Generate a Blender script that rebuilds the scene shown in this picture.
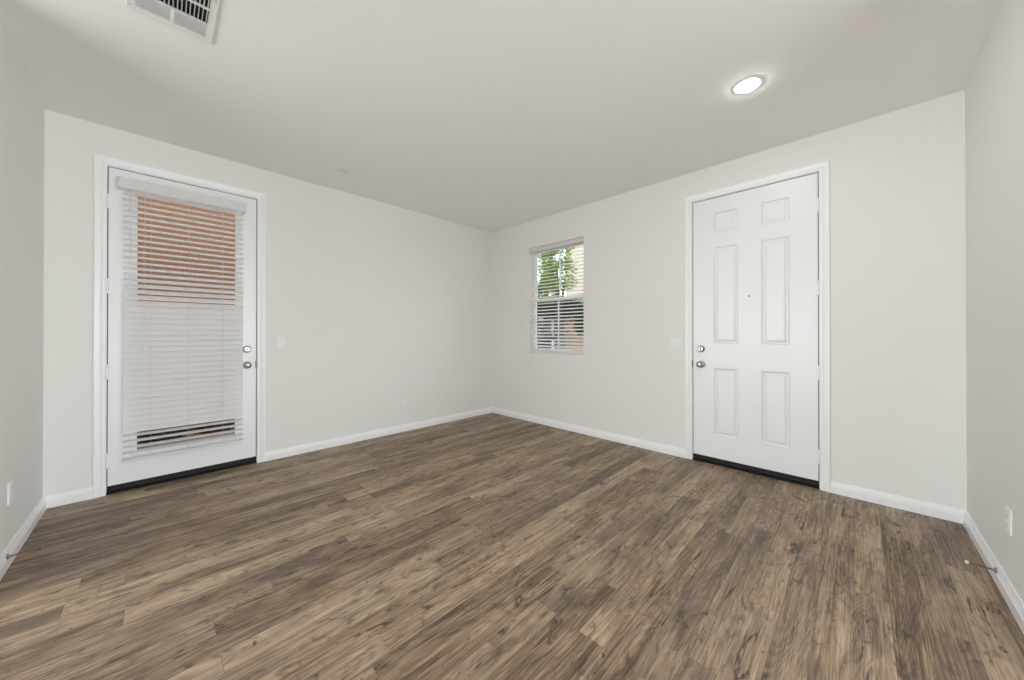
import bpy, bmesh, math, random
from mathutils import Vector, Matrix
S = bpy.context.scene
for o in list(bpy.data.objects): bpy.data.objects.remove(o)
R = random.Random(7)

# ------------------------------------------------------------------ camera
H, W, L = 2.74, 4.452, 4.137            # ceiling height, room width (x), room depth (-y)
cd = bpy.data.cameras.new('camera'); cam = bpy.data.objects.new('camera', cd); S.collection.objects.link(cam)
cd.sensor_width = 36; cd.sensor_fit = 'HORIZONTAL'; cd.lens = 349.17 / 1024 * 36
cd.shift_y = -7.42 / 1024; cd.clip_start = 0.02
YAW, PIT = 2.3512, 0.0033
cam.location = (3.9666, -3.579, 1.1977)
fwd = Vector((math.cos(YAW) * math.cos(PIT), math.sin(YAW) * math.cos(PIT), math.sin(PIT)))
cam.rotation_euler = fwd.to_track_quat('-Z', 'Y').to_euler()
S.camera = cam
# ------------------------------------------------------------------ view, world, light
S.view_settings.view_transform = 'Standard'; S.view_settings.look = 'None'
S.view_settings.exposure = 0.0; S.view_settings.gamma = 1; S.view_settings.use_curve_mapping = False
S.cycles.use_denoising = True
S.cycles.max_bounces = 14; S.cycles.diffuse_bounces = 10; S.cycles.transparent_max_bounces = 24
S.cycles.sample_clamp_indirect = 6
wd = bpy.data.worlds.new('daylight'); S.world = wd; wd.use_nodes = True
nt = wd.node_tree; nt.nodes.clear()
wo = nt.nodes.new('ShaderNodeOutputWorld'); bg = nt.nodes.new('ShaderNodeBackground')
tc = nt.nodes.new('ShaderNodeTexCoord'); sp = nt.nodes.new('ShaderNodeSeparateXYZ'); cr = nt.nodes.new('ShaderNodeValToRGB')
mp = nt.nodes.new('ShaderNodeMapRange'); mp.inputs[1].default_value = -1; mp.inputs[2].default_value = 1
nt.links.new(tc.outputs['Generated'], sp.inputs[0]); nt.links.new(sp.outputs[2], mp.inputs[0]); nt.links.new(mp.outputs[0], cr.inputs[0])
e = cr.color_ramp.elements
e[0].position = 0.0; e[0].color = (.50, .48, .45, 1)
e[1].position = 1.0; e[1].color = (.70, .84, 1.0, 1)
for p_, c_ in ((.47, (.55, .53, .50, 1)), (.51, (.98, .98, .98, 1)), (.62, (.86, .93, 1.0, 1))):
    x = e.new(p_); x.color = c_
nt.links.new(cr.outputs[0], bg.inputs[0]); bg.inputs[1].default_value = 3.2
nt.links.new(bg.outputs[0], wo.inputs[0])
sd = bpy.data.lights.new('sun', 'SUN'); sd.energy = 1.6; sd.angle = math.radians(3); sd.color = (1, .95, .88)
sun = bpy.data.objects.new('sun', sd); S.collection.objects.link(sun)
sun.rotation_euler = Vector((-.55, .35, -.9)).to_track_quat('-Z', 'Y').to_euler()

def portal(name, loc, size, direction):
    d = bpy.data.lights.new(name, 'AREA'); d.shape = 'RECTANGLE'; d.size, d.size_y = size
    d.cycles.is_portal = True
    o = bpy.data.objects.new(name, d); S.collection.objects.link(o); o.location = loc
    o.rotation_euler = Vector(direction).to_track_quat('-Z', 'Y').to_euler()
# openings of the room: (lo, hi, z0, z1)
NWIN = (.743, 1.631, .932, 2.370)                    # north wall window
SWIN = (-.7, 4.5, .10, 2.30)                         # added window, far south wall, behind the camera
EWIN = (-4.4, 1.1, .10, 2.30)                       # added window, far east wall, behind the camera
XE, YS, SE, SS, XW, YN = 8.6, -8.2, -1.45, 1.25, -1.3, 1.7               # the open room behind the camera: far walls and stub ends
DW = (-3.848, -2.947)                                # glazed door slab on the west wall (y range)
DN = (2.853, 3.749)                                  # six panel door slab on the north wall (x range)
DTOP, DBOT = 2.442, .062
def fill_light(name, loc, size, direction, power, col):
    """added unseen area light that fills the room from behind the viewpoint"""
    d = bpy.data.lights.new(name, 'AREA'); d.shape = 'RECTANGLE'; d.size, d.size_y = size; d.energy = power; d.color = col
    o = bpy.data.objects.new(name, d); S.collection.objects.link(o); o.location = loc
    o.rotation_euler = Vector(direction).to_track_quat('-Z', 'Y').to_euler()
fill_light('south_fill_light', ((SWIN[0] + SWIN[1]) / 2, YS - .13, 1.2), (5.1, 2.1), (0, 1, .72), 232, (.92, .96, 1))  # added fill, tilted upward to brighten the ceiling
fill_light('east_fill_light', (XE + .13, (EWIN[0] + EWIN[1]) / 2, 1.2), (5.4, 2.1), (-1, 0, .72), 292, (.92, .96, 1))  # added fill from the east side, tilted up likewise
portal('daylight_portal', ((NWIN[0] + NWIN[1]) / 2, .16, 1.65), (.88, 1.43), (0, -1, 0))

# ------------------------------------------------------------------ materials
class NT:
    def __init__(s, name):
        s.m = bpy.data.materials.new(name); s.m.use_nodes = True; s.t = s.m.node_tree; s.t.nodes.clear()
        s.out = s.n('OutputMaterial')
    def n(s, k, **kw):
        x = s.t.nodes.new('ShaderNode' + k)
        for a, b in kw.items(): setattr(x, a, b)
        return x
    def l(s, a, b): s.t.links.new(a, b)
    def put(s, inp, v):
        if isinstance(v, bpy.types.NodeSocket): s.l(v, inp)
        else: inp.default_value = v
    def math(s, op, a, b=None, c=None, clamp=False):
        x = s.n('Math', operation=op, use_clamp=clamp)
        for i, v in enumerate((a, b, c)):
            if v is not None: s.put(x.inputs[i], v)
        return x.outputs[0]
    def comb(s, a, b, c):
        x = s.n('CombineXYZ')
        for i, v in enumerate((a, b, c)): s.put(x.inputs[i], v)
        return x.outputs[0]
    def noise(s, vec, scale=1, detail=2, rough=.5, dist=0):
        x = s.n('TexNoise'); s.l(vec, x.inputs['Vector']); x.inputs['Scale'].default_value = scale
        x.inputs['Detail'].default_value = detail; x.inputs['Roughness'].default_value = rough; x.inputs['Distortion'].default_value = dist
        return x.outputs[0]
    def ramp(s, fac, stops):
        x = s.n('ValToRGB'); s.put(x.inputs[0], fac); e = x.color_ramp.elements
        e[0].position, e[0].color = stops[0][0], (*stops[0][1], 1); e[1].position, e[1].color = stops[-1][0], (*stops[-1][1], 1)
        for p, c in stops[1:-1]: y = e.new(p); y.color = (*c, 1)
        return x.outputs[0]
    def mix(s, fac, a, b, mode='MIX'):
        x = s.n('Mix', data_type='RGBA', blend_type=mode); s.put(x.inputs[0], fac)
        for i, v in ((6, a), (7, b)): s.put(x.inputs[i], v if isinstance(v, bpy.types.NodeSocket) else (*v, 1))
        return x.outputs[2]
    def bsdf(s, col, rough=.5, metal=0, spec=.5, bump=None, strength=.2, dist=.001):
        b = s.n('BsdfPrincipled'); s.put(b.inputs['Base Color'], col if isinstance(col, bpy.types.NodeSocket) else (*col, 1))
        s.put(b.inputs['Roughness'], rough); s.put(b.inputs['Metallic'], metal); b.inputs['Specular IOR Level'].default_value = spec
        if bump is not None:
            k = s.n('Bump'); k.inputs['Strength'].default_value = strength; k.inputs['Distance'].default_value = dist
            s.l(bump, k.inputs['Height']); s.l(k.outputs[0], b.inputs['Normal'])
        return b
    def fin(s, b): s.l(b.outputs[0], s.out.inputs[0]); return s.m
    def obj(s): return s.n('TexCoord').outputs['Object']

def paint(name, col, rough, bs=90, strength=.12, dist=.0015, var=.015, spec=.5):
    q = NT(name); v = q.obj()
    f = q.noise(v, bs, 3, .6); c2 = tuple(max(0, x - var) for x in col)
    c = q.mix(q.noise(v, 1.7, 2), col, c2)
    return q.fin(q.bsdf(c, rough, 0, spec, f, strength, dist))
M = {}
M['wall'] = paint('warm_white_wall_paint', (.80, .795, .775), .75, 70, .25, .002, spec=.3)
M['ceiling'] = paint('flat_ceiling_paint', (.91, .908, .895), .85, 60, .3, .002, spec=.2)
M['trim'] = paint('white_semigloss_paint', (.87, .88, .905), .32, 30, .03, .001, .008)
M['door'] = paint('white_door_paint', (.83, .84, .86), .32, 40, .05, .001, .008)
M['plastic'] = paint('white_plastic', (.82, .82, .83), .35, 30, .0, .001, .0)
M['vinyl'] = paint('white_vinyl', (.88, .88, .88), .4, 30, .0, .001, .0)
M['gap'] = paint('black_gap_fill', (.012, .011, .010), .7, 60, .1)  # near-black; stands in for shade in door gaps, also the rubber sweep
M['threshold'] = paint('dark_bronze_threshold', (.008, .0065, .0055), .5, 60, .1, spec=.3)
M['dark'] = paint('duct_shade_dark', (.010, .010, .010), .9, 60, .1)
def metal(name, col, rough):
    q = NT(name); return q.fin(q.bsdf(q.mix(q.noise(q.obj(), 80, 2), col, tuple(x * .9 for x in col)), rough, 1))
M['nickel'] = metal('satin_nickel', (.40, .39, .38), .34)
M['bronze'] = metal('aged_bronze', (.22, .15, .10), .35)
M['darkmetal'] = metal('dark_bronze_metal', (.10, .09, .08), .35)
def slatmat(name, col, tr):
    q = NT(name); b = q.bsdf(q.mix(q.noise(q.obj(), 12, 2), col, tuple(x * .98 for x in col)), .4)
    t = q.n('BsdfTranslucent'); t.inputs[0].default_value = (*col, 1)
    m = q.n('MixShader'); m.inputs[0].default_value = tr; q.l(b.outputs[0], m.inputs[1]); q.l(t.outputs[0], m.inputs[2])
    return q.fin(m)
M['slat'] = slatmat('white_blind_slat', (.95, .95, .955), .55)
M['cord'] = paint('pale_cord', (.58, .56, .54), .8, 60, .1)
def glassmat():
    q = NT('clear_glass'); t = q.n('BsdfTransparent'); t.inputs[0].default_value = (.95, .97, .96, 1)
    g = q.n('BsdfGlossy'); g.inputs['Roughness'].default_value = .02; f = q.n('Fresnel'); f.inputs[0].default_value = 1.22
    m = q.n('MixShader'); q.l(f.outputs[0], m.inputs[0]); q.l(t.outputs[0], m.inputs[1]); q.l(g.outputs[0], m.inputs[2])
    return q.fin(m)
M['glass'] = glassmat()
def emit(name, col, st):
    q = NT(name); x = q.n('Emission'); x.inputs[0].default_value = (*col, 1); x.inputs[1].default_value = st; return q.fin(x)
M['lens'] = emit('lit_lamp_lens', (1, .975, .95), 110)
def stucco(name, a, b, sc=14):
    q = NT(name); v = q.obj(); n1 = q.noise(v, sc, 6, .7); n2 = q.noise(v, 1.1, 3)
    c = q.mix(n2, a, b); c = q.mix(q.math('MULTIPLY', n1, .35), c, tuple(x * .75 for x in b))
    return q.fin(q.bsdf(c, .9, 0, .2, q.noise(v, 60, 5, .7), .6, .006))
M['stucco'] = stucco('terracotta_stucco', (.245, .120, .068), (.210, .100, .056))
M['tan'] = stucco('tan_stucco', (.50, .32, .21), (.45, .28, .18))
M['cream'] = stucco('cream_stucco', (.62, .52, .43), (.58, .48, .39))
M['grey'] = stucco('blue_grey_siding', (.17, .19, .21), (.14, .16, .18))
M['soil'] = stucco('tan_bark_ground', (.36, .25, .16), (.22, .15, .10), 30)
M['concrete'] = stucco('pale_concrete', (.55, .53, .50), (.48, .46, .43), 8)
M['bark'] = stucco('tree_bark', (.07, .05, .035), (.04, .03, .022), 25)
M['darkglass'] = paint('dark_window_pane', (.02, .022, .025), .15, 5, 0)
def leaf(name, a, b):
    q = NT(name); oi = q.n('NewGeometry').outputs['Random Per Island']; c = q.mix(oi, a, b)
    d = q.n('BsdfDiffuse'); q.l(c, d.inputs[0]); t = q.n('BsdfTranslucent'); q.l(c, t.inputs[0])
    m = q.n('MixShader'); m.inputs[0].default_value = .35; q.l(d.outputs[0], m.inputs[1]); q.l(t.outputs[0], m.inputs[2]); return q.fin(m)
M['leaf'] = leaf('bright_green_leaf', (.12, .21, .03), (.30, .36, .10))
M['leafdark'] = leaf('dark_green_leaf', (.012, .028, .008), (.045, .075, .02))
M['leafred'] = leaf('reddish_leaf', (.05, .03, .02), (.12, .035, .025))

def floormat():
    q = NT('rustic_wood_plank_floor'); v = q.obj(); s = q.n('SeparateXYZ'); q.l(v, s.inputs[0]); X, Y = s.outputs[0], s.outputs[1]
    PW, PL = .1125, 1.22
    u = q.math('DIVIDE', q.math('SUBTRACT', X, 3.951 - 40 * PW), PW); row = q.math('FLOOR', u); fu = q.math('SUBTRACT', u, row)
    wn = q.n('TexWhiteNoise', noise_dimensions='1D'); q.l(row, wn.inputs['W'])
    w = q.math('ADD', q.math('DIVIDE', Y, PL), q.math('MULTIPLY', wn.outputs[0], 7.3)); col = q.math('FLOOR', w); fw_ = q.math('SUBTRACT', w, col)
    w2 = q.n('TexWhiteNoise', noise_dimensions='2D'); q.l(q.comb(row, col, 0), w2.inputs['Vector']); rid = w2.outputs[0]
    sc2 = q.n('SeparateColor'); q.l(w2.outputs[1], sc2.inputs[0]); r1, r2, r3 = sc2.outputs
    off = q.math('MULTIPLY', rid, 83.0)
    def vec(ax, ay, k=1.0): return q.comb(q.math('MULTIPLY', X, ax), q.math('MULTIPLY', Y, ay), q.math('MULTIPLY', off, k))
    warp = q.noise(vec(9, 2.6, 6.0), 1, 3, .6, 1.0)
    hgt = q.math('ADD', q.noise(vec(6.0, .75), 1, 1.5, .5, .5), q.math('MULTIPLY', warp, .08))     # its contours are the growth rings
    ring = q.math('FRACT', q.math('MULTIPLY', hgt, 30.0))
    ring = q.math('POWER', q.math('ABSOLUTE', q.math('SUBTRACT', q.math('MULTIPLY', ring, 2.0), 1.0)), 1.6)
    fib = q.noise(vec(230, 5), 1, 3, .7); fib2 = q.noise(vec(42, 1.3, 2.0), 1, 6, .68, .3)
    blot = q.noise(vec(8, 2.2, 3.0), 1, 4, .55, .8); big = q.noise(v, 2.2, 3, .5)
    kn = q.noise(vec(15, 6.5, 4.0), 1, 3, .6, 1.6); crk = q.noise(vec(22, 2.2, 5.0), 1, 4, .6, 1.2); spot = q.noise(vec(60, 26, 8.0), 1, 2, .5)
    t = q.math('ADD', q.math('MULTIPLY', r1, .24), q.math('ADD', q.math('MULTIPLY', blot, .72), q.math('MULTIPLY', big, .06)))
    t = q.math('SUBTRACT', t, .10)
    t = q.math('ADD', t, q.math('MULTIPLY', q.math('SUBTRACT', fib2, .5), .72))
    t = q.math('ADD', t, q.math('MULTIPLY', q.math('SUBTRACT', fib, .5), .95))
    t = q.math('SUBTRACT', t, q.math('MULTIPLY', ring, .12))
    c = q.ramp(t, [(.12, (.074, .048, .031)), (.28, (.178, .119, .076)), (.42, (.298, .210, .136)), (.58, (.435, .321, .213)), (.76, (.58, .447, .312))])
    c = q.mix(q.math('MULTIPLY', r2, .22), c, (.31, .25, .205))                       # some planks greyer
    def thr(x, a, b):
        m = q.n('MapRange', interpolation_type='SMOOTHSTEP'); q.put(m.inputs[0], x); m.inputs[1].default_value = a; m.inputs[2].default_value = b; return m.outputs[0]
    c = q.mix(q.math('MULTIPLY', thr(kn, .53, .68), .55), c, (.075, .052, .038))
    c = q.mix(q.math('MULTIPLY', thr(kn, .665, .70), .7), c, (.030, .021, .016))
    c = q.mix(q.math('MULTIPLY', thr(crk, .645, .67), .8), c, (.035, .024, .018))
    c = q.mix(q.math('MULTIPLY', thr(spot, .71, .75), .8), c, (.035, .024, .018))
    # seams between planks
    ex = q.math('MULTIPLY', q.math('MINIMUM', fu, q.math('SUBTRACT', 1.0, fu)), PW)
    ey = q.math('MULTIPLY', q.math('MINIMUM', fw_, q.math('SUBTRACT', 1.0, fw_)), PL)
    seam = q.math('SUBTRACT', 1.0, thr(q.math('MINIMUM', ex, ey), .0003, .0016))
    c = q.mix(q.math('MULTIPLY', seam, .5), c, (.05, .035, .025))
    hb = q.math('SUBTRACT', q.math('MULTIPLY', fib2, .5), seam)
    rg = q.math('ADD', .40, q.math('MULTIPLY', fib2, .16))
    return q.fin(q.bsdf(c, rg, 0, .42, hb, .25, .0012))
M['floor'] = floormat()

# ------------------------------------------------------------------ mesh helpers
def tag(o, label=None, cat=None, group=None, kind=None):
    for k, v in (('label', label), ('category', cat), ('group', group), ('kind', kind)):
        if v: o[k] = v
    return o
def obj(name, bm, mat, parent=None, smooth=False):
    bmesh.ops.recalc_face_normals(bm, faces=bm.faces[:])
    me = bpy.data.meshes.new(name); bm.to_mesh(me); bm.free()
    me.materials.append(M[mat])
    if smooth:
        for p in me.polygons: p.use_smooth = True
        me.set_sharp_from_angle(angle=math.radians(35))
    o = bpy.data.objects.new(name, me); S.collection.objects.link(o)
    if parent:
        o.parent = parent; bpy.context.view_layer.update(); o.matrix_parent_inverse = parent.matrix_world.inverted()
    return o
def empty(name, loc, label, cat, group=None, kind=None):
    o = bpy.data.objects.new(name, None); S.collection.objects.link(o); o.location = loc; o.empty_display_size = .1
    tag(o, label, cat, group, kind); bpy.context.view_layer.update(); return o
def B(): return bmesh.new()
def box(bm, a, b, bev=0, mat=None):
    lo = [min(a[i], b[i]) for i in range(3)]; hi = [max(a[i], b[i]) for i in range(3)]
    r = bmesh.ops.create_cube(bm, size=1); vs = r['verts']
    for v in vs: v.co = Vector([lo[i] + (v.co[i] + .5) * (hi[i] - lo[i]) for i in range(3)])
    if bev: 
        es = list({e for v in vs for e in v.link_edges}); bmesh.ops.bevel(bm, geom=es, offset=bev, segments=2, affect='EDGES', profile=.5)
    return bm
def lathe(bm, prof, origin, axis, seg=28):
    """prof: (radius, height along axis)"""
    q = Vector(axis).normalized().to_track_quat('Z', 'Y'); rings = []
    for r, h in prof:
        if r < 1e-6: rings.append([bm.verts.new(Vector(origin) + q @ Vector((0, 0, h)))]); continue
        rings.append([bm.verts.new(Vector(origin) + q @ Vector((r * math.cos(2 * math.pi * i / seg), r * math.sin(2 * math.pi * i / seg), h))) for i in range(seg)])
    for a, b in zip(rings, rings[1:]):
        for i in range(seg):
            j = (i + 1) % seg
            if len(a) == 1 and len(b) == 1: continue
            if len(a) == 1: bm.faces.new((a[0], b[i], b[j]))
            elif len(b) == 1: bm.faces.new((a[i], a[j], b[0]))
            else: bm.faces.new((a[i], a[j], b[j], b[i]))
    return bm
def tube(bm, pts, r, seg=8):
    pts = [Vector(p) for p in pts]; rings = []
    for i, p in enumerate(pts):
        d = (pts[min(i + 1, len(pts) - 1)] - pts[max(i - 1, 0)]).normalized(); q = d.to_track_quat('Z', 'Y')
        rr = r[i] if isinstance(r, (list, tuple)) else r
        rings.append([bm.verts.new(p + q @ Vector((rr * math.cos(2 * math.pi * k / seg), rr * math.sin(2 * math.pi * k / seg), 0))) for k in range(seg)])
    for a, b in zip(rings, rings[1:]):
        for k in range(seg): bm.faces.new((a[k], a[(k + 1) % seg], b[(k + 1) % seg], b[k]))
    bm.faces.new(rings[0][::-1]); bm.faces.new(rings[-1]); return bm
def sweep(bm, rings):
    """rings: list of equal-length closed loops of points"""
    vr = [[bm.verts.new(p) for p in r] for r in rings]; n = len(vr[0])
    for a, b in zip(vr, vr[1:]):
        for k in range(n): bm.faces.new((a[k], a[(k + 1) % n], b[(k + 1) % n], b[k]))
    bm.faces.new(vr[0][::-1]); bm.faces.new(vr[-1]); return bm
# frame of a wall: P(s, z, d) -> world, s runs along the wall, d out of it into the room
WEST = lambda s, z, d: Vector((d, s, z))
NORTH = lambda s, z, d: Vector((s, -d, z))
SOUTH = lambda s, z, d: Vector((s, -L + d, z))
EAST = lambda s, z, d: Vector((W - d, s, z))
FSOUTH = lambda s, z, d: Vector((s, YS + d, z))
FEAST = lambda s, z, d: Vector((XE - d, s, z))
def wbox(bm, P, s, z, d, bev=0): return box(bm, P(s[0], z[0], d[0]), P(s[1], z[1], d[1]), bev)
T = .15
def wall(name, P, s0, s1, holes, label):
    bm = B(); zs = (-.0, H); cur = s0
    for a, b, z0, z1 in sorted(holes):
        wbox(bm, P, (cur, a), zs, (-T, 0))
        if z0 > 0: wbox(bm, P, (a, b), (0, z0), (-T, 0))
        wbox(bm, P, (a, b), (z1, H), (-T, 0)); cur = b
    wbox(bm, P, (cur, s1), zs, (-T, 0))
    bmesh.ops.remove_doubles(bm, verts=bm.verts[:], dist=1e-5)
    return tag(obj(name, bm, 'wall'), label, 'wall', kind='structure')
J = .022                                              # jamb thickness incl. gap
wall('wall_west', WEST, -L - T, T, [(DW[0] - J, DW[1] + J, 0, DTOP + J)], 'off white wall holding the glazed door with a blind')
wall('wall_north', NORTH, 0, W, [NWIN, (DN[0] - J, DN[1] + J, 0, DTOP + J)], 'off white wall holding the small window and the six panel door')
wall('wall_south', SOUTH, -T, SS, [], 'short off white wall at the left edge of the view')
wall('wall_east', EAST, SE, T, [], 'short off white wall at the right edge of the view')
wall('wall_far_south', FSOUTH, XW - T, XE + T, [SWIN], 'off white wall of the open room behind the viewpoint, with an added window')
wall('wall_far_east', FEAST, YS, YN + T, [EWIN], 'off white wall of the open room to the right of the viewpoint, with an added window')
tag(obj('wall_side_south', box(box(B(), (XW - T, YS, 0), (XW, -L, H)), (XW, -L - T, 0), (-T, -L, H)), 'wall'), 'off white side wall of the open room, behind the left wall', 'wall', kind='structure')
tag(obj('wall_side_east', box(box(B(), (W, YN, 0), (XE, YN + T, H)), (W, T, 0), (W + T, YN, H)), 'wall'), 'off white side wall of the open room, behind the right wall', 'wall', kind='structure')
bm = B(); box(bm, (0, -L, -.08), (W, 0, 0)); box(bm, (XW, YS, -.08), (W, -L, 0)); box(bm, (W, YS, -.08), (XE, YN, 0))
tag(obj('floor', bm, 'floor'), 'rustic brown wood plank floor', 'floor', kind='structure')
# ceiling with the cut-outs simply covered by the fittings (they hang just below)
tag(obj('ceiling', box(box(box(B(), (-T, -L, H), (W, T, H + .12)), (XW - T, YS - T, H), (W, -L, H + .12)), (W, YS - T, H), (XE + T, YN + T, H + .12)), 'ceiling'), 'flat off white painted ceiling', 'ceiling', kind='structure')

# ------------------------------------------------------------------ baseboards
BP = [(0, 0), (0, .018), (.050, .018), (.054, .0145), (.062, .0145), (.066, .012), (.076, .0085), (.083, .0075), (.084, .005), (.084, 0)]
def baseboard(name, P, s0, s1, m0, m1, label):
    bm = sweep(B(), [[P(s0 + t * m0, z, t) for z, t in BP], [P(s1 - t * m1, z, t) for z, t in BP]])
    tag(obj(name, bm, 'trim'), label, 'baseboard', kind='structure')
CO = .069                                             # casing outer edge beyond the slab
baseboard('baseboard_west', WEST, -L, DW[0] - CO, 1, 0, 'short white baseboard between the left corner and the glazed door')
baseboard('baseboard_west', WEST, DW[1] + CO, 0, 0, 1, 'long white baseboard right of the glazed door')
baseboard('baseboard_north', NORTH, 0, DN[0] - CO, 1, 0, 'white baseboard under the small window')
baseboard('baseboard_north', NORTH, DN[1] + CO, W, 0, 1, 'white baseboard right of the six panel door')
baseboard('baseboard_south', SOUTH, 0, SS, 1, 0, 'white baseboard along the wall at the left edge')
baseboard('baseboard_east', EAST, SE, 0, 0, 1, 'white baseboard along the wall at the right edge')

# ------------------------------------------------------------------ doors
CP = [(0, 0), (0, .009), (.005, .0115), (.016, .0115), (.022, .0095), (.030, .013), (.044, .0165), (.055, .018), (.060, .0165), (.060, 0)]
def door_frame(P, s, root):
    g = .009
    a, b, t = s[0] - g, s[1] + g, DTOP + g            # inner edge of the casing
    rings = []
    for (px, pz, ox, oz) in ((a, 0, -1, 0), (a, t, -1, 1), (b, t, 1, 1), (b, 0, 1, 0)):
        rings.append([P(px + ox * w, pz + oz * w, d) for w, d in CP])
    obj('casing', sweep(B(), rings), 'trim', root)
    bm = B(); a2, b2, t2 = s[0] - .0055, s[1] + .0055, DTOP + .0055
    wbox(bm, P, (s[0] - J, a2), (0, t2), (-.14, .0)); wbox(bm, P, (b2, s[1] + J), (0, t2), (-.14, .0)); wbox(bm, P, (s[0] - J, s[1] + J), (t2, DTOP + J), (-.14, .0))
    obj('jamb', bm, 'trim', root)
    bm = B(); wbox(bm, P, (a2, s[0] - .0002), (.03, t2), (-.030, -.0065)); wbox(bm, P, (s[1] + .0002, b2), (.03, t2), (-.030, -.0065)); wbox(bm, P, (a2, b2), (DTOP + .0002, t2), (-.030, -.0065))
    obj('gap_shade_strip', bm, 'gap', root)  # dark strip set nearly flush, paints the shade in the gap around the slab
    # threshold: stepped dark sill with a riser under the slab
    prof = [(.002, 0), (.002, .010), (-.012, .020), (-.018, .020), (-.020, .034), (-.030, .036), (-.032, .048), (-.055, .050), (-.14, .030), (-.14, 0)]
    bm = sweep(B(), [[P(q, z, d) for d, z in prof] for q in (a2 - .0015, b2 + .0015)])
    obj('threshold', bm, 'threshold', root)
    bm = wbox(B(), P, (s[0] + .001, s[1] - .001), (.050, DBOT), (-.046, -.010)); obj('door_sweep', bm, 'gap', root)
def hinge(P, s, z, side, root):
    bm = B(); h = .102
    for k in range(5):
        z0 = z - h / 2 + k * h / 5; lathe(bm, [(0, 0), (.0085, 0), (.0085, h / 5 - .0012), (0, h / 5 - .0012)], P(s, z0, .0125), (0, 0, 1), 14)
    lathe(bm, [(0, 0), (.0045, 0), (.0062, .003), (0, .006)], P(s, z + h / 2, .006), (0, 0, 1), 14)
    lathe(bm, [(0, 0), (.0045, 0), (.0062, .003), (0, .005)], P(s, z - h / 2 - .004, .006), (0, 0, 1), 14)
    wbox(bm, P, (s - .012, s + .012), (z - h / 2, z + h / 2), (-.006, .0012))
    obj('hinge', bm, 'trim', root, True)
def N(P): return P(0, 0, 1) - P(0, 0, 0)
def lockset(P, s, root, edge):
    n = N(P)
    bm = lathe(B(), [(0, 0), (.032, 0), (.0325, .004), (.030, .009), (.026, .012), (.0245, .013), (.0245, .022), (.022, .025), (0, .026)], P(s, 1.056, 0), n)
    d = obj('deadbolt', bm, 'nickel', root, True)
    bm = B(); wbox(bm, P, (s - .004, s + .004), (1.056 - .017, 1.056 + .017), (.024, .040), .002); obj('thumb_turn', bm, 'nickel', d)
    bm = lathe(B(), [(0, 0), (.033, 0), (.0335, .004), (.030, .009), (.016, .012), (.0125, .018), (.0125, .028), (.018, .034), (.0255, .042), (.0275, .051), (.0265, .058), (.021, .064), (.012, .0665), (0, .067)], P(s, .912, 0), n)
    k = obj('door_knob', bm, 'nickel', root, True)
    bm = B(); wbox(bm, P, (s - .003, s + .003), (.907, .917), (.066, .070), .001); obj('knob_button', bm, 'nickel', k)
    bm = B(); wbox(bm, P, (edge - .009, edge + .001), (.880, .945), (-.02, .0025), .001); obj('strike_plate', bm, 'darkmetal', root)
def panel_slab(P, s, panels, root):
    """slab with recessed raised panels on the room face"""
    bm = B(); x = sorted({s[0], s[1]} | {p[0] for p in panels} | {p[1] for p in panels}); z = sorted({DBOT, DTOP} | {p[2] for p in panels} | {p[3] for p in panels})
    F = -.002
    def quad(a, b, c, d, D=(F,) * 4): bm.faces.new([bm.verts.new(P(q[0], q[1], dd)) for q, dd in zip((a, b, c, d), D)])
    ps = {(p[0], p[1], p[2], p[3]) for p in panels}
    inside = lambda cx, cz: any(p[0] < cx < p[1] and p[2] < cz < p[3] for p in ps)
    for i in range(len(x) - 1):
        for j in range(len(z) - 1):
            if not inside((x[i] + x[i + 1]) / 2, (z[j] + z[j + 1]) / 2): quad((x[i], z[j]), (x[i + 1], z[j]), (x[i + 1], z[j + 1]), (x[i], z[j + 1]))
    steps = [(0, F), (.003, F + .0015), (.008, F - .001), (.014, F - .0095), (.021, F - .010), (.038, F - .002), (.041, F - .0015)]
    for p in ps:
        for (i0, d0), (i1, d1) in zip(steps, steps[1:]):
            o = [(p[0] + i0, p[2] + i0), (p[1] - i0, p[2] + i0), (p[1] - i0, p[3] - i0), (p[0] + i0, p[3] - i0)]
            n = [(p[0] + i1, p[2] + i1), (p[1] - i1, p[2] + i1), (p[1] - i1, p[3] - i1), (p[0] + i1, p[3] - i1)]
            for k in range(4): m = (k + 1) % 4; quad(o[k], o[m], n[m], n[k], (d0, d0, d1, d1))
        quad(n[0], n[1], n[2], n[3], (steps[-1][1],) * 4)
    bmesh.ops.remove_doubles(bm, verts=bm.verts[:], dist=1e-5)
    # edges and back
    c = [(s[0], DBOT), (s[1], DBOT), (s[1], DTOP), (s[0], DTOP)]
    for k in range(4): m = (k + 1) % 4; quad(c[k], c[m], c[m], c[k], (F, F, -.045, -.045))
    quad(*c, (-.045,) * 4)
    bmesh.ops.remove_doubles(bm, verts=bm.verts[:], dist=1e-5)
    return obj('door_slab', bm, 'door', root)

# front door, north wall
fd = empty('door_1', (3.3, 0, 0), 'white six panel front door with satin nickel knob and deadbolt', 'door', kind='structure')
door_frame(NORTH, DN, fd)
cols = ((3.024, 3.224), (3.384, 3.579)); rows = ((.268, .887), (1.105, 1.993), (2.111, 2.311))
sl = panel_slab(NORTH, DN, [(a, b, c, d) for a, b in cols for c, d in rows], fd)
for z in (.253, .896, 1.550, 2.190): hinge(NORTH, DN[1] + .004, z, 1, fd)
lockset(NORTH, DN[0] + .068, fd, DN[0] - .004)
ph = obj('peephole', lathe(B(), [(.0035, 0), (.0075, 0), (.0075, .003), (.005, .0042), (.0038, .003), (.0035, .001)], (3.301, .002, 1.523), (0, -1, 0), 20), 'nickel', fd, True)
obj('peephole_lens', lathe(B(), [(0, .0022), (.0040, .0018), (.0042, 0)], (3.301, .002, 1.523), (0, -1, 0), 20), 'darkglass', ph, True)

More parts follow.
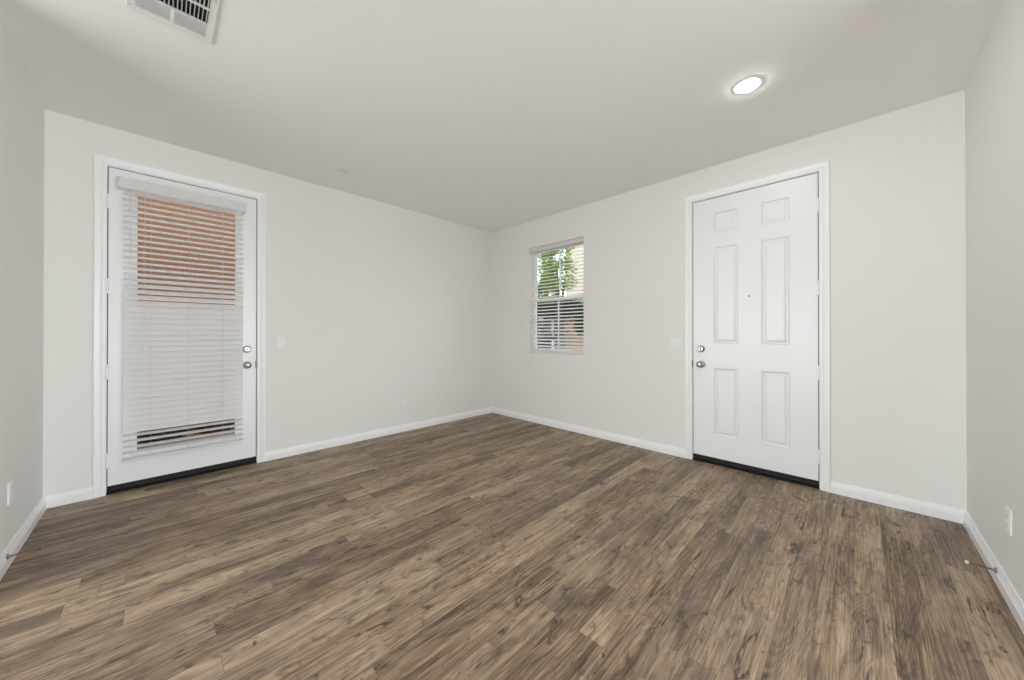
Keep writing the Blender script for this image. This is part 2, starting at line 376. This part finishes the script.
# glazed door, west wall
gd = empty('door_2', (0, -3.4, 0), 'white glazed door with a slatted blind hung over its glass', 'door', kind='structure')
door_frame(WEST, DW, gd)
G = (-3.705, -3.095, .292, 2.290)
bm = B()
for s_, z_ in (((DW[0], G[0]), (DBOT, DTOP)), ((G[1], DW[1]), (DBOT, DTOP)), ((G[0], G[1]), (DBOT, G[2])), ((G[0], G[1]), (G[3], DTOP))):
    wbox(bm, WEST, s_, z_, (-.045, -.002))
bmesh.ops.remove_doubles(bm, verts=bm.verts[:], dist=1e-5); obj('door_slab', bm, 'door', gd)
LP = [(-.006, -.012), (-.006, .004), (.002, .011), (.014, .011), (.022, .007), (.030, .007), (.036, -.002)]
rings = []
for (px, pz, ox, oz) in ((G[0], G[2], -1, -1), (G[0], G[3], -1, 1), (G[1], G[3], 1, 1), (G[1], G[2], 1, -1), (G[0], G[2], -1, -1)):
    rings.append([WEST(px + ox * w, pz + oz * w, d) for w, d in LP])
obj('glazing_bead', sweep(B(), rings), 'door', gd)
obj('glass', wbox(B(), WEST, (G[0], G[1]), (G[2], G[3]), (-.026, -.020)), 'glass', gd)
for z in (.253, .913, 1.553, 2.185): hinge(WEST, DW[0] - .004, z, -1, gd)
lockset(WEST, DW[1] - .068, gd, DW[1] + .004)

# ------------------------------------------------------------------ blinds
def slat_bm(bm, P, s0, s1, zc, dc, theta, w=.050, t=.0028):
    """one curved slat; theta > 0 lowers the room edge"""
    n = 4; top = []; bot = []
    for k in range(n + 1):
        a = (k / n - .5) * w; crown = .0022 * (1 - (2 * k / n - 1) ** 2)
        dd = dc + a * math.cos(theta) + (crown) * math.sin(theta); zz = zc - a * math.sin(theta) + crown * math.cos(theta)
        top.append((zz + t / 2 * math.cos(theta), dd + t / 2 * math.sin(theta))); bot.append((zz - t / 2 * math.cos(theta), dd - t / 2 * math.sin(theta)))
    prof = top + bot[::-1]
    sweep(bm, [[P(s, z, d) for z, d in prof] for s in (s0, s1)])
CX, CZ = 3.9666, 1.1977
# blind on the door
bl = empty('window_blind', (0, -3.4, .24), 'white two inch slatted blind covering the glass of the left door', 'blind')
pitch, dc = .0437, .045; bm = B(); z = .296; zs = []
while z < 2.29: zs.append(z); z += pitch
y0, y1 = -3.770, -3.050
for i, z in enumerate(zs):
    e_ = math.atan((z - CZ) / 3.95)                   # upward slope needed to look through from mid room
    if z > 1.74: g = .62
    elif z > 1.42: g = .62 * max(0, (z - 1.40) / .34) ** .8
    elif z > .47: g = None
    else: g = .42 if z > .44 else .52
    if g is None: th = math.radians(62)
    elif z < .5: th = e_ + math.asin(min(1, (pitch * (1 - g) - .0028) / .050))
    else: th = e_ + math.asin(min(1, max(0, (pitch * (1 - g) - .0030) / .050)))
    slat_bm(bm, WEST, y0 + R.uniform(-.0015, .0015), y1 + R.uniform(-.0015, .0015), z, dc, th)
obj('slats', bm, 'slat', bl, True)
bm = wbox(B(), WEST, (y0, y1), (.236, .255), (dc - .026, dc + .026), .003); obj('bottom_rail', bm, 'slat', bl)
bm = wbox(B(), WEST, (-3.774, -3.052), (2.300, 2.366), (.002, .066)); obj('headrail', bm, 'slat', bl)
VP = [(2.284, .070), (2.284, .078), (2.292, .081), (2.300, .0785), (2.352, .0785), (2.360, .082), (2.372, .083), (2.376, .080), (2.376, .070)]
bm = B(); rings = []
for s_, dd in ((-3.796, 0), (-3.796, 1), (-3.030, 1), (-3.030, 0)):
    sg = -1 if s_ < -3.4 else 1
    if dd: rings.append([WEST(s_ + sg * (d - .081), z, d) for z, d in VP])
    else: rings.append([WEST(s_ + sg * (d - .081), z, .0) for z, d in VP])
obj('valance', sweep(bm, rings), 'slat', bl)
for yy in (-3.625, -3.408, -3.190):
    bm = B()
    for dd in (dc - .0265, dc + .0265): tube(bm, [WEST(yy, .255, dd), WEST(yy, 2.30, dd)], .0005, 5)
    obj('ladder_cord', bm, 'cord', bl)
bm = B(); tube(bm, [WEST(-3.655, 1.10, .085), WEST(-3.652, 2.29, .074)], .0006, 6); tube(bm, [WEST(-3.668, 1.12, .085), WEST(-3.660, 2.29, .074)], .0006, 6)
lc = obj('lift_cord', bm, 'plastic', bl)
for yy, zz in ((-3.655, 1.10), (-3.668, 1.12)):
    obj('tassel', lathe(B(), [(0, 0), (.0065, .002), (.0075, .010), (.004, .026), (.002, .032), (0, .033)], WEST(yy, zz - .03, .085), (0, 0, 1), 14), 'plastic', lc, True)
bm = B(); tube(bm, [WEST(-3.20, .62, .080), WEST(-3.198, 2.29, .074)], .0006, 6); tc_ = obj('tilt_cord', bm, 'cord', bl)
obj('tassel', lathe(B(), [(0, 0), (.0055, .002), (.0065, .010), (.0035, .024), (.002, .030), (0, .031)], WEST(-3.20, .59, .080), (0, 0, 1), 14), 'plastic', tc_, True)

# blind in the window recess
nb = empty('window_blind', (1.187, .045, .95), 'white slatted blind hung inside the small window recess', 'blind')
bm = B(); z = .985; x0, x1 = NWIN[0] + .006, NWIN[1] - .006; ND = -.056
while z < 2.31: slat_bm(bm, NORTH, x0, x1, z, ND, math.radians(20), w=.050); z += .0440
obj('slats', bm, 'slat', nb, True)
obj('bottom_rail', wbox(B(), NORTH, (x0, x1), (.940, .958), (ND - .025, ND + .025), .003), 'slat', nb)
obj('headrail', wbox(B(), NORTH, (x0, x1), (2.318, 2.368), (ND - .028, ND + .022)), 'slat', nb)
obj('valance', wbox(B(), NORTH, (x0 - .003, x1 + .003), (2.312, 2.369), (-.030, -.022), .003), 'slat', nb)
for xx in (.88, 1.187, 1.49):
    bm = B()
    for dd in (ND - .0255, ND + .0255): tube(bm, [NORTH(xx, .958, dd), NORTH(xx, 2.32, dd)], .0005, 5)
    obj('ladder_cord', bm, 'cord', nb)

# ------------------------------------------------------------------ windows
wn = empty('window_1', (1.187, .1, .93), 'small single hung white vinyl window with vertical grille bars', 'window', kind='structure')
a, b, z0, z1 = NWIN; zm = 1.655
bm = B()
for s_, z_ in (((a, a + .028), (z0, z1)), ((b - .028, b), (z0, z1)), ((a + .028, b - .028), (z0, z0 + .035)), ((a + .028, b - .028), (z1 - .03, z1))): wbox(bm, NORTH, s_, z_, (-.148, -.085), .002)
obj('window_frame', bm, 'vinyl', wn)
def sash(name, zz0, zz1, d0, d1, gd_):
    bm = B(); A, Bb = a + .028, b - .028; q = .022
    for s_, z_ in (((A, A + q), (zz0, zz1)), ((Bb - q, Bb), (zz0, zz1)), ((A + q, Bb - q), (zz0, zz0 + .035)), ((A + q, Bb - q), (zz1 - .035, zz1))): wbox(bm, NORTH, s_, z_, (d0, d1), .002)
    s1 = obj(name, bm, 'vinyl', wn)
    obj('glass_pane', wbox(B(), NORTH, (A + q, Bb - q), (zz0 + .035, zz1 - .035), (gd_ - .003, gd_ + .003)), 'glass', s1)
    obj('grille_bar', wbox(B(), NORTH, (1.187 - .010, 1.187 + .010), (zz0 + .035, zz1 - .035), (gd_ + .004, gd_ + .010)), 'vinyl', s1)
sash('lower_sash', z0 + .035, zm + .02, -.112, -.088, -.102)
sash('upper_sash', zm - .02, z1 - .03, -.140, -.116, -.130)
obj('sill', wbox(B(), NORTH, (a, b), (z0 - .0, z0 + .006), (-.086, .0)), 'trim', wn)
for nm, P, hole, lb in (('added_window_2', FSOUTH, SWIN, 'added unseen large white framed window in the far south wall behind the viewpoint'), ('added_window_3', FEAST, EWIN, 'added unseen large white framed window in the far east wall behind the viewpoint')):  # unseen windows, put in to go with the added fill lights
    a2, b2, c2, d2 = hole; w2 = empty(nm, P((a2 + b2) / 2, c2, -.08), lb, 'window', kind='structure'); bm = B(); m2 = (a2 + b2) / 2
    for s_, z_ in (((a2, a2 + .05), (c2, d2)), ((b2 - .05, b2), (c2, d2)), ((m2 - .04, m2 + .04), (c2 + .05, d2 - .05)), ((a2 + .05, b2 - .05), (c2, c2 + .05)), ((a2 + .05, b2 - .05), (d2 - .05, d2))): wbox(bm, P, s_, z_, (-.11, -.05), .002)
    obj('window_frame', bm, 'vinyl', w2)
    obj('glass_pane', wbox(B(), P, (a2 + .05, m2 - .04), (c2 + .05, d2 - .05), (-.083, -.077)), 'glass', w2)
    obj('glass_pane', wbox(B(), P, (m2 + .04, b2 - .05), (c2 + .05, d2 - .05), (-.083, -.077)), 'glass', w2)

# ------------------------------------------------------------------ switches and outlets
def rot_plate(P, s, z, kind, name, label, cat, gang=1, group=None):
    r = empty(name, P(s, z - .057, 0), label, cat, group); hw = .035 if gang == 1 else .058
    obj('cover_plate', wbox(B(), P, (s - hw, s + hw), (z - .057, z + .057), (0, .0065), .0015), 'plastic', r)
    if kind == 'outlet':
        for dz in (-.0195, .0195):
            f = obj('socket', wbox(B(), P, (s - .0165, s + .0165), (z + dz - .0135, z + dz + .0135), (.005, .008), .0015), 'plastic', r)
            bm = B()
            for ds, hh in ((-.0065, .0045), (.0065, .0035)): wbox(bm, P, (s + ds - .0011, s + ds + .0011), (z + dz - hh + .002, z + dz + hh + .002), (.0078, .0083))
            wbox(bm, P, (s - .002, s + .002), (z + dz - .0105, z + dz - .0065), (.0078, .0083)); obj('socket_slots', bm, 'gap', f)
        obj('screw', lathe(B(), [(0, 0), (.0028, 0), (.0028, .0010), (0, .0015)], P(s, z, .0055), N(P), 12), 'plastic', r)
    else:
        for g in range(gang):
            ss = s + (g - (gang - 1) / 2) * .046
            bm = B(); pr = [(-.033, .005), (-.033, .0125), (0, .0085), (.033, .0078), (.033, .005)]
            sweep(bm, [[P(q, z + a_, d) for a_, d in pr] for q in (ss - .0165, ss + .0165)])
            obj('rocker', bm, 'plastic', r)
            for dz in (-.0475, .0475): obj('screw', lathe(B(), [(0, 0), (.0028, 0), (.0028, .0010), (0, .0015)], P(ss, z + dz, .0055), N(P), 12), 'plastic', r)
rot_plate(WEST, -2.752, 1.106, 'switch', 'light_switch', 'single white rocker switch right of the glazed door', 'light switch')
rot_plate(NORTH, 2.703, 1.104, 'switch', 'light_switch', 'double white rocker switch left of the six panel door', 'light switch', 2)
rot_plate(WEST, -1.490, .325, 'outlet', 'wall_outlet', 'white outlet low on the wall right of the glazed door', 'outlet')
rot_plate(NORTH, 1.350, .327, 'outlet', 'wall_outlet', 'white outlet low on the wall below the small window', 'outlet')
rot_plate(SOUTH, .770, .357, 'outlet', 'wall_outlet', 'white outlet on the wall at the left edge of the photo', 'outlet')
rot_plate(EAST, -.882, .355, 'outlet', 'wall_outlet', 'white outlet on the wall at the right edge of the photo', 'outlet')

# ------------------------------------------------------------------ door stops on the baseboards
def door_stop(P, s, z, ln, label, tip='plastic'):
    r = empty('door_stop', P(s, z, .015), label, 'door stop'); n = N(P)
    obj('base', lathe(B(), [(0, 0), (.013, 0), (.013, .003), (.008, .007), (.005, .011), (0, .012)], P(s, z, .0145), n, 18), 'nickel', r, True)
    obj('rod', lathe(B(), [(0, 0), (.0034, .001), (.0030, ln * .5), (.0034, ln - .012), (.0060, ln - .010), (.0060, ln - .004), (0, ln - .003)], P(s, z, .022), n, 14), 'bronze', r, True)
    obj('rubber_tip', lathe(B(), [(0, 0), (.0065, 0), (.0075, .003), (.0072, .009), (.005, .0115), (0, .012)], P(s, z, .015 + ln), n, 18), tip, r, True)
door_stop(SOUTH, .886, .062, .095, 'metal rod door stop on the baseboard at the left edge', 'bronze')
door_stop(EAST, -.750, .062, .082, 'metal rod door stop on the baseboard at the right edge')

# ------------------------------------------------------------------ ceiling fittings
dl = empty('recessed_downlight', (3.482, -1.011, H), 'lit round recessed ceiling light above the six panel door', 'ceiling light')
def downlight(r, x, y):
    obj('trim_ring', lathe(B(), [(.0625, 0), (.0625, .0025), (.068, .004), (.078, .003), (.082, .001), (.082, 0)], (x, y, H), (0, 0, -1), 40), 'plastic', r, True)
    obj('lens', lathe(B(), [(0, .015), (.030, .014), (.050, .010), (.061, .004), (.062, 0)], (x, y, H), (0, 0, -1), 40), 'lens', r, True)
downlight(dl, 3.482, -1.011)
vr = empty('ceiling_vent', (1.78, -3.538, H), 'white metal air register with dark slots set in the ceiling', 'vent')
X0, X1, Y0, Y1 = 1.532, 2.030, -3.690, -3.387
fr = .029; bm = B()
def cbox(bm, x, y, d, bev=0): return box(bm, (x[0], y[0], H - d[0]), (x[1], y[1], H - d[1]), bev)
cbox(bm, (X0, X1), (Y0, Y0 + fr), (.0, .007), .0015); cbox(bm, (X0, X1), (Y1 - fr, Y1), (.0, .007), .0015)
cbox(bm, (X0, X0 + fr), (Y0 + fr, Y1 - fr), (.0, .007), .0015); cbox(bm, (X1 - fr, X1), (Y0 + fr, Y1 - fr), (.0, .007), .0015)
obj('face_frame', bm, 'plastic', vr)
obj('duct_shade_sheet', cbox(B(), (X0 + fr, X1 - fr), (Y0 + fr, Y1 - fr), (0, .0006)), 'dark', vr)  # flat dark sheet under the ceiling, paints the shade inside the duct
xa, xb, ya, yb = X0 + fr, X1 - fr, Y0 + fr, Y1 - fr; bars = [xa + .110, xa + .110 + .112, xa + .110 + .112 * 2]
bm = B()
for q in bars: cbox(bm, (q - .005, q + .005), (ya, yb), (.0006, .008))
for c, d_ in ((xa, bars[0] - .005), (bars[2] + .005, xb)): cbox(bm, (c, d_), ((ya + yb) / 2 - .007, (ya + yb) / 2 + .007), (.0006, .008))
obj('divider_bars', bm, 'plastic', vr)
def louvre(bm, a, b, axis, tilt, w=.0115, t=.0008):
    """thin blade from a to b (x,y), hanging below the ceiling plane"""
    z = H - .0062; d = Vector((0, 1, 0)) if axis == 'x' else Vector((1, 0, 0)); v = d * math.cos(tilt) + Vector((0, 0, 1)) * math.sin(tilt); n = v.cross(Vector((1, 0, 0) if axis == 'x' else (0, 1, 0))).normalized()
    A, Bp = Vector((*a, z)), Vector((*b, z)); hw = w / 2
    sweep(bm, [[p + v * hw + n * t / 2, p - v * hw + n * t / 2, p - v * hw - n * t / 2, p + v * hw - n * t / 2] for p in (A, Bp)])
for k, (c, d_) in enumerate(((xa, bars[0] - .005), (bars[0] + .005, bars[1] - .005), (bars[1] + .005, bars[2] - .005), (bars[2] + .005, xb))):
    bm = B()
    if k in (0, 3):
        for y_a, y_b in ((ya, (ya + yb) / 2 - .007), ((ya + yb) / 2 + .007, yb)):
            q = c + .004
            while q < d_ - .002: louvre(bm, (q, y_a), (q, y_b), 'y', math.radians(-18 if k == 0 else 18), .0125); q += .0085
    elif k == 1:
        q = ya + .008
        while q < yb - .002: louvre(bm, (c, q), (d_, q), 'x', math.radians(70)); q += .0145
    else:
        q = ya + .008
        while q < yb - .002: louvre(bm, (c, q), (d_, q), 'x', math.radians(62)); q += .0145
    obj('louvre_bank', bm, 'plastic', vr)
for px, py in ((1.563, Y0 + .011), (1.861, Y1 - .011)):
    obj('screw', lathe(B(), [(0, 0), (.0035, 0), (.0035, .0012), (0, .002)], (px, py, H - .0068), (0, 0, -1), 12), 'nickel', vr)
sk = empty('sprinkler_cover', (.486, -2.355, H), 'small flat round sprinkler cover plate on the ceiling', 'sprinkler cover')
obj('cover_plate', lathe(B(), [(0, .0075), (.036, .0072), (.041, .006), (.041, .004)], (.486, -2.355, H), (0, 0, -1), 32), 'plastic', sk, True)
obj('escutcheon', lathe(B(), [(.036, .004), (.0365, .0), (.030, 0)], (.486, -2.355, H), (0, 0, -1), 32), 'gap', sk, True)

# ------------------------------------------------------------------ outside
tag(obj('ground', box(B(), (-14, -12, -.35), (14, 22, -.13)), 'soil'), 'tan bark covered ground outside', 'ground', kind='structure')
hw_ = empty('neighbour_house', (-2.5, -3, -.13), 'terracotta stucco house wall seen through the left door blind', 'house')
obj('stucco_wall', box(B(), (-5.0, -9, -.13), (-2.35, -.5, 3.4)), 'stucco', hw_)
obj('base_shade_strip', box(B(), (-2.35, -9, -.13), (-2.338, -.5, -.02), .002), 'darkmetal', hw_)  # dark strip painting the shade at the foot of the wall
def leaves(bm, c, r, n, size, flat=.8):
    for _ in range(n):
        d = Vector((R.gauss(0, 1), R.gauss(0, 1), R.gauss(0, 1))).normalized() * (R.random() ** .45)
        p = Vector(c) + Vector((d.x * r[0], d.y * r[1], d.z * r[2])); q = Vector((R.uniform(-1, 1), R.uniform(-1, 1), R.uniform(-.4, 1))).to_track_quat('Z', 'Y')
        s = size * R.uniform(.6, 1.3)
        vs = [bm.verts.new(p + q @ Vector(k)) for k in ((-s, 0, 0), (0, -s * .42, .1 * s), (s, 0, 0), (0, s * .42, .1 * s))]
        bm.faces.new(vs)
for k, (yy, hh) in enumerate(((-4.05, .10), (-3.55, .09), (-3.05, .10))):
    r = empty('low_shrub', (-2.20, yy, -.13), ('low dark reddish shrub at the foot of the terracotta wall'), 'shrub', 'shrubs along the terracotta wall')
    bm = B(); leaves(bm, (-2.20, yy, -.13 + hh * .5), (.10, .22, hh * .5), 900, .025); obj('foliage', bm, 'leafred', r)
    bm = B()
    for j in range(5): tube(bm, [(-2.20, yy, -.13), (-2.22 + R.uniform(-.05, .05), yy + R.uniform(-.1, .1), -.02)], [.008, .003], 6)
    obj('stem', bm, 'bark', r)
# house across the yard, seen in the lower sash
hs = empty('yard_house', (-4, 8.5, -.13), 'low grey and tan house behind the trees, seen through the small window', 'house')
obj('tan_wall', box(B(), (-3.75, 7.0, -.13), (-1.2, 10, 1.95)), 'tan', hs)
obj('grey_wall', box(B(), (-9.0, 7.15, -.13), (-3.76, 10, 2.1)), 'grey', hs)
bm = B(); box(bm, (-6.3, 7.10, .1), (-4.42, 7.15, 1.75)); obj('dark_pane', bm, 'darkglass', hs)
bm = B(); box(bm, (-4.42, 7.06, .0), (-4.34, 7.14, 1.85)); box(bm, (-6.38, 7.06, .0), (-6.30, 7.14, 1.85)); box(bm, (-6.38, 7.06, 1.75), (-4.34, 7.14, 1.85)); obj('white_trim', bm, 'vinyl', hs)
sweep(bm := B(), [[Vector((x, 6.85, 2.10)), Vector((x, 8.6, 2.8)), Vector((x, 10.4, 2.10)), Vector((x, 10.4, 2.02)), Vector((x, 8.6, 2.7)), Vector((x, 6.85, 2.02))] for x in (-9.2, -1.0)])
obj('roof', bm, 'darkmetal', hs)
fh = empty('cream_house', (-6, 16, -.13), 'tall cream stucco house far beyond the trees, seen through the upper sash', 'house')
obj('cream_wall', box(B(), (-8.4, 13.5, -.13), (-1, 19, 9.5)), 'cream', fh)
bm = B()
bm.free()
obj('cornice', box(B(), (-8.5, 13.4, 9.3), (-.9, 19.1, 9.6), .03), 'vinyl', fh)
def tree(name, base, blobs, n, size, mat, label, cat='tree', group=None):
    r = empty(name, base, label, cat, group); bm = B(); x, y, z = base
    top = Vector(blobs[0][0]); tube(bm, [Vector(base), Vector((x + .05, y, z + (top.z - z) * .5)), top], [.09, .07, .03], 10)
    for c, rr in blobs[1:]: tube(bm, [Vector((x + .05, y, z + (top.z - z) * .45)), Vector(c)], [.04, .012], 7)
    obj('trunk', bm, 'bark', r); bm = B()
    for c, rr in blobs: leaves(bm, c, rr, n, size)
    obj('foliage', bm, mat, r)
tree('leafy_tree', (-3.9, 6.0, -.13), [((-3.85, 6.0, 3.6), (.34, .35, .9)), ((-4.2, 6.0, 2.75), (.42, .35, .35)), ((-3.6, 5.9, 3.0), (.35, .35, .45)), ((-3.75, 6.1, 4.3), (.35, .3, .45))], 1100, .05, 'leaf', 'bright green leafy tree seen through the left half of the upper sash')
tree('leafy_tree', (-2.7, 5.2, -.13), [((-2.75, 5.2, 3.35), (.55, .3, .28)), ((-2.5, 5.2, 2.75), (.5, .3, .25)), ((-3.0, 5.2, 4.0), (.4, .3, .35)), ((-2.35, 5.2, 3.3), (.35, .3, .5)), ((-2.6, 5.2, 3.9), (.5, .3, .25)), ((-2.9, 5.2, 2.3), (.4, .3, .15)), ((-3.0, 5.2, 3.0), (.3, .3, .8))], 420, .05, 'leaf', 'loose branching green tree in front of the cream house')
tree('dark_hedge', (-4.2, 6.45, -.13), [((-4.9, 6.5, 2.1), (.8, .13, .35)), ((-4.1, 6.5, 2.1), (.8, .13, .35)), ((-3.3, 6.5, 2.1), (.7, .13, .35)), ((-2.7, 6.5, 1.95), (.35, .13, .30)), ((-2.75, 6.5, 1.5), (.22, .12, .35))], 2200, .05, 'leafdark', 'dark green hedge mass seen through the lower sash', 'hedge')
